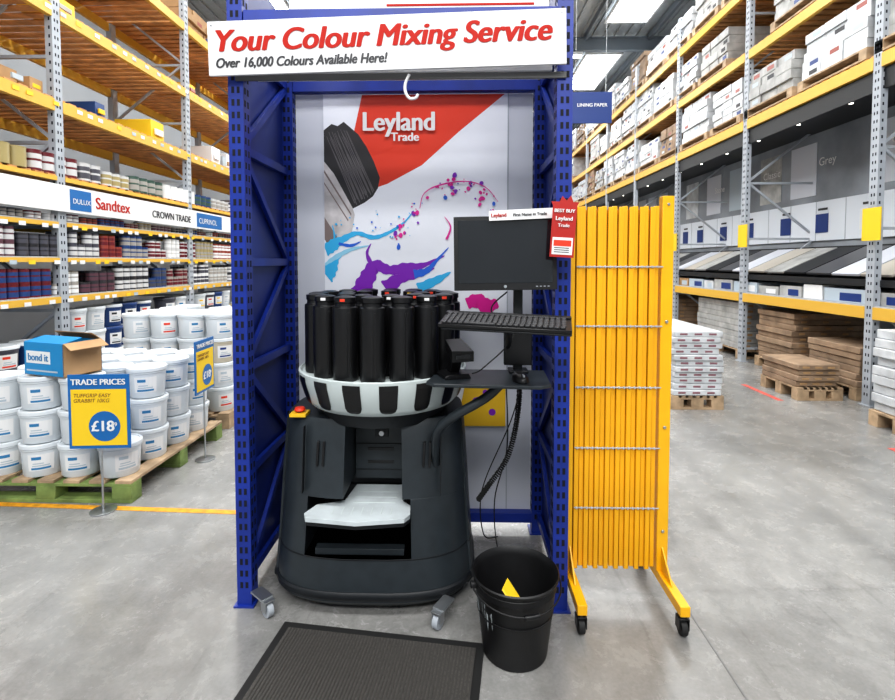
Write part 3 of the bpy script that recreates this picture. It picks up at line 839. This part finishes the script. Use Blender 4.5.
def wrapped(b,x0,x1,y0,y1,z0,h,m,n=None):
    n=n or max(2,int(h/0.10)); nb=3
    for k in range(n):
        j=R.uniform(-0.025,0.025)
        for q in range(nb):
            ya=y0+(y1-y0)*q/nb+R.uniform(0,.012); yb=y0+(y1-y0)*(q+1)/nb-R.uniform(0,.012)
            jj=j+R.uniform(-0.012,0.012)
            b.box(x0+jj,x1+jj,ya,yb,z0+h*k/n+0.004,z0+h*(k+1)/n,m)
            if R.random()<0.5:
                xf=x0+jj-0.002 if x0>0 else x1+jj+0.002
                b.box(min(xf,xf+0.001),max(xf,xf+0.001),ya+0.05,(ya+yb)/2+0.03,z0+h*(k+0.3)/n,z0+h*(k+0.75)/n,R.choice([navy,labelg,textdark,pal[5],labelg]))
b = B('wrapped_pallet_stock')
for z in (3.5,4.47,5.42):
    y=2.95
    while y<24:
        L=R.uniform(0.85,1.1); h=R.uniform(0.45,0.72)
        if R.random()<0.94:
            b.box(4.1,5.1,y,y+L,z,z+0.02,pwood); b.box(4.1,5.1,y,y+0.1,z+0.02,z+0.1,pwood); b.box(4.1,5.1,y+L-0.1,y+L,z+0.02,z+0.1,pwood); b.box(4.1,5.1,y,y+L,z+0.1,z+0.12,pwood)
            wrapped(b,4.14,5.06,y+0.03,y+L-0.03,z+0.12,h,R.choice([whitepk,whitepk,whitepk,greypk,brownpk]))
        y+=L+0.10
b.done(0.012)
b = B('boxed_tiles')
y=2.95
while y<20:
    w_=R.uniform(0.3,0.6); h=R.uniform(0.1,0.17); b.box(4.18,4.9,y,y+w_,1.015,1.015+h,R.choice([white,greypk,labelg,cardb,whitepk])); b.box(4.178,4.18,y+0.05,y+w_*0.6,1.03,1.015+h*0.7,R.choice([labelg,navy,white])); y+=w_+0.04
b.done(0.003,seg=1)
b = B('wrapped_carton_stock')
y=2.6
while y<20:
    L=R.uniform(0.8,1.1); wrapped(b,-4.85,-3.85,y,y+L,4.77,R.uniform(0.3,0.7),R.choice([whitepk,cardb,greypk])); y+=L+0.5
b.done(0.008,seg=1)

def plankstack(name,x0,x1,y0,y1,h,m,m2,n):
    pallet('wooden_pallet',x0-0.02,x1+0.02,y0,y1)
    b=B(name)
    for k in range(n):
        j=R.uniform(-0.025,0.025); z0=0.138+h*k/n; ya=y0+0.02+R.uniform(-.03,.03)
        b.box(x0+j,x1+j,ya,y1-0.02,z0+0.003,z0+h/n,m)
        for q in range(3):
            xx=x0+j+(x1-x0)*(0.1+0.3*q); b.box(xx,xx+0.08,ya-0.003,ya+0.02,z0+h/n*0.3,z0+h/n*0.75,m2)
    b.done(0.006,seg=1)
plankstack('flooring_packs',2.10,2.57,4.95,6.15,0.63,whitepk,mat('pk_label',(0.25,0.12,0.14),0.5),11)
plankstack('flooring_packs',4.2,5.1,6.4,7.2,0.66,brownpk,cardb,9)
plankstack('flooring_packs',4.15,5.1,5.30,6.1,0.42,brownpk,greypk,6)
plankstack('flooring_packs',3.55,3.98,5.30,5.95,0.24,brownpk,cardb,4)
plankstack('flooring_packs',3.68,4.08,3.95,4.55,0.72,whitepk,labelg,9)
plankstack('flooring_packs',4.2,5.1,7.6,9.0,0.70,greypk,cardb,8)
plankstack('flooring_packs',4.2,5.1,9.8,11.2,0.60,brownpk,cardb,8)

b = B('aisle_sign')
b.box(1.28,1.77,6.0,6.02,3.07,3.43,navy)
for x in (1.35,1.70): b.cyl((x,6.01,3.43),(x,6.01,ZC-0.1),0.004,steel,6)
asg=b.done()
txt('LINING PAPER',(1.54,5.995,3.26),0.055,white,asg,align='CENTER',bold=0.001)

b = B('storage_rack')
for x in [-3+1.5*i for i in range(6)]:
    b.box(x-0.05,x+0.05,30,30.1,0,5.5,greysteel); b.box(x-0.05,x+0.05,31,31.1,0,5.5,greysteel)
for z in (0.8,1.8,2.9,4.0,5.0):
    b.box(-3,4.5,29.98,30.03,z-0.12,z,beamy); b.box(-3,4.5,30,31,z,z+0.02,deckwood)
b.done()
b = B('stacked_cartons')
for z in (0.0,0.8,1.8,2.9,4.0,5.0):
    x=-2.9
    while x<4.0:
        w_=R.uniform(0.5,1.0); b.box(x,x+w_,30.12,30.9,z+0.02,z+R.uniform(0.4,0.66),R.choice([whitepk,cardb,brownpk,navy,greypk])); x+=w_+0.1
b.done(0.01,seg=1)

# ------------------------------------------------------------ lights
def area(name,loc,sx,sy,en,rot=(0,0,0),col=(0.99,0.99,0.98)):
    l=bpy.data.lights.new(name,'AREA'); l.shape='RECTANGLE'; l.size=sx; l.size_y=sy; l.energy=en; l.color=col
    o=bpy.data.objects.new(name,l); scene.collection.objects.link(o); o.location=loc; o.rotation_euler=rot
for y,e in ((-5,430),(-0.5,430),(4.5,430),(9.5,430),(15,430),(21,430),(28,460)):
    area('ceiling_lamp',(0,y,6.85),9,1.2,e)
area('bay_fill',(0,-3.0,5.2),5,1.5,175,rot=(math.radians(50),0,0))  # unseen fill light, added over the camera aisle to brighten the bay
w = bpy.data.worlds.new('world'); scene.world = w; w.use_nodes = True
w.node_tree.nodes['Background'].inputs[0].default_value=(0.8,0.85,0.9,1)
w.node_tree.nodes['Background'].inputs[1].default_value=0.6

# ------------------------------------------------------------ camera
cam=bpy.data.cameras.new('camera'); co=bpy.data.objects.new('camera',cam); scene.collection.objects.link(co)
cam.sensor_width=36; cam.lens=20.27
cam.shift_y=-0.0737
co.location=(0,0,1.45); co.rotation_euler=(math.radians(90-2.5),0,math.radians(1.4))
cam.clip_start=0.05
scene.camera=co
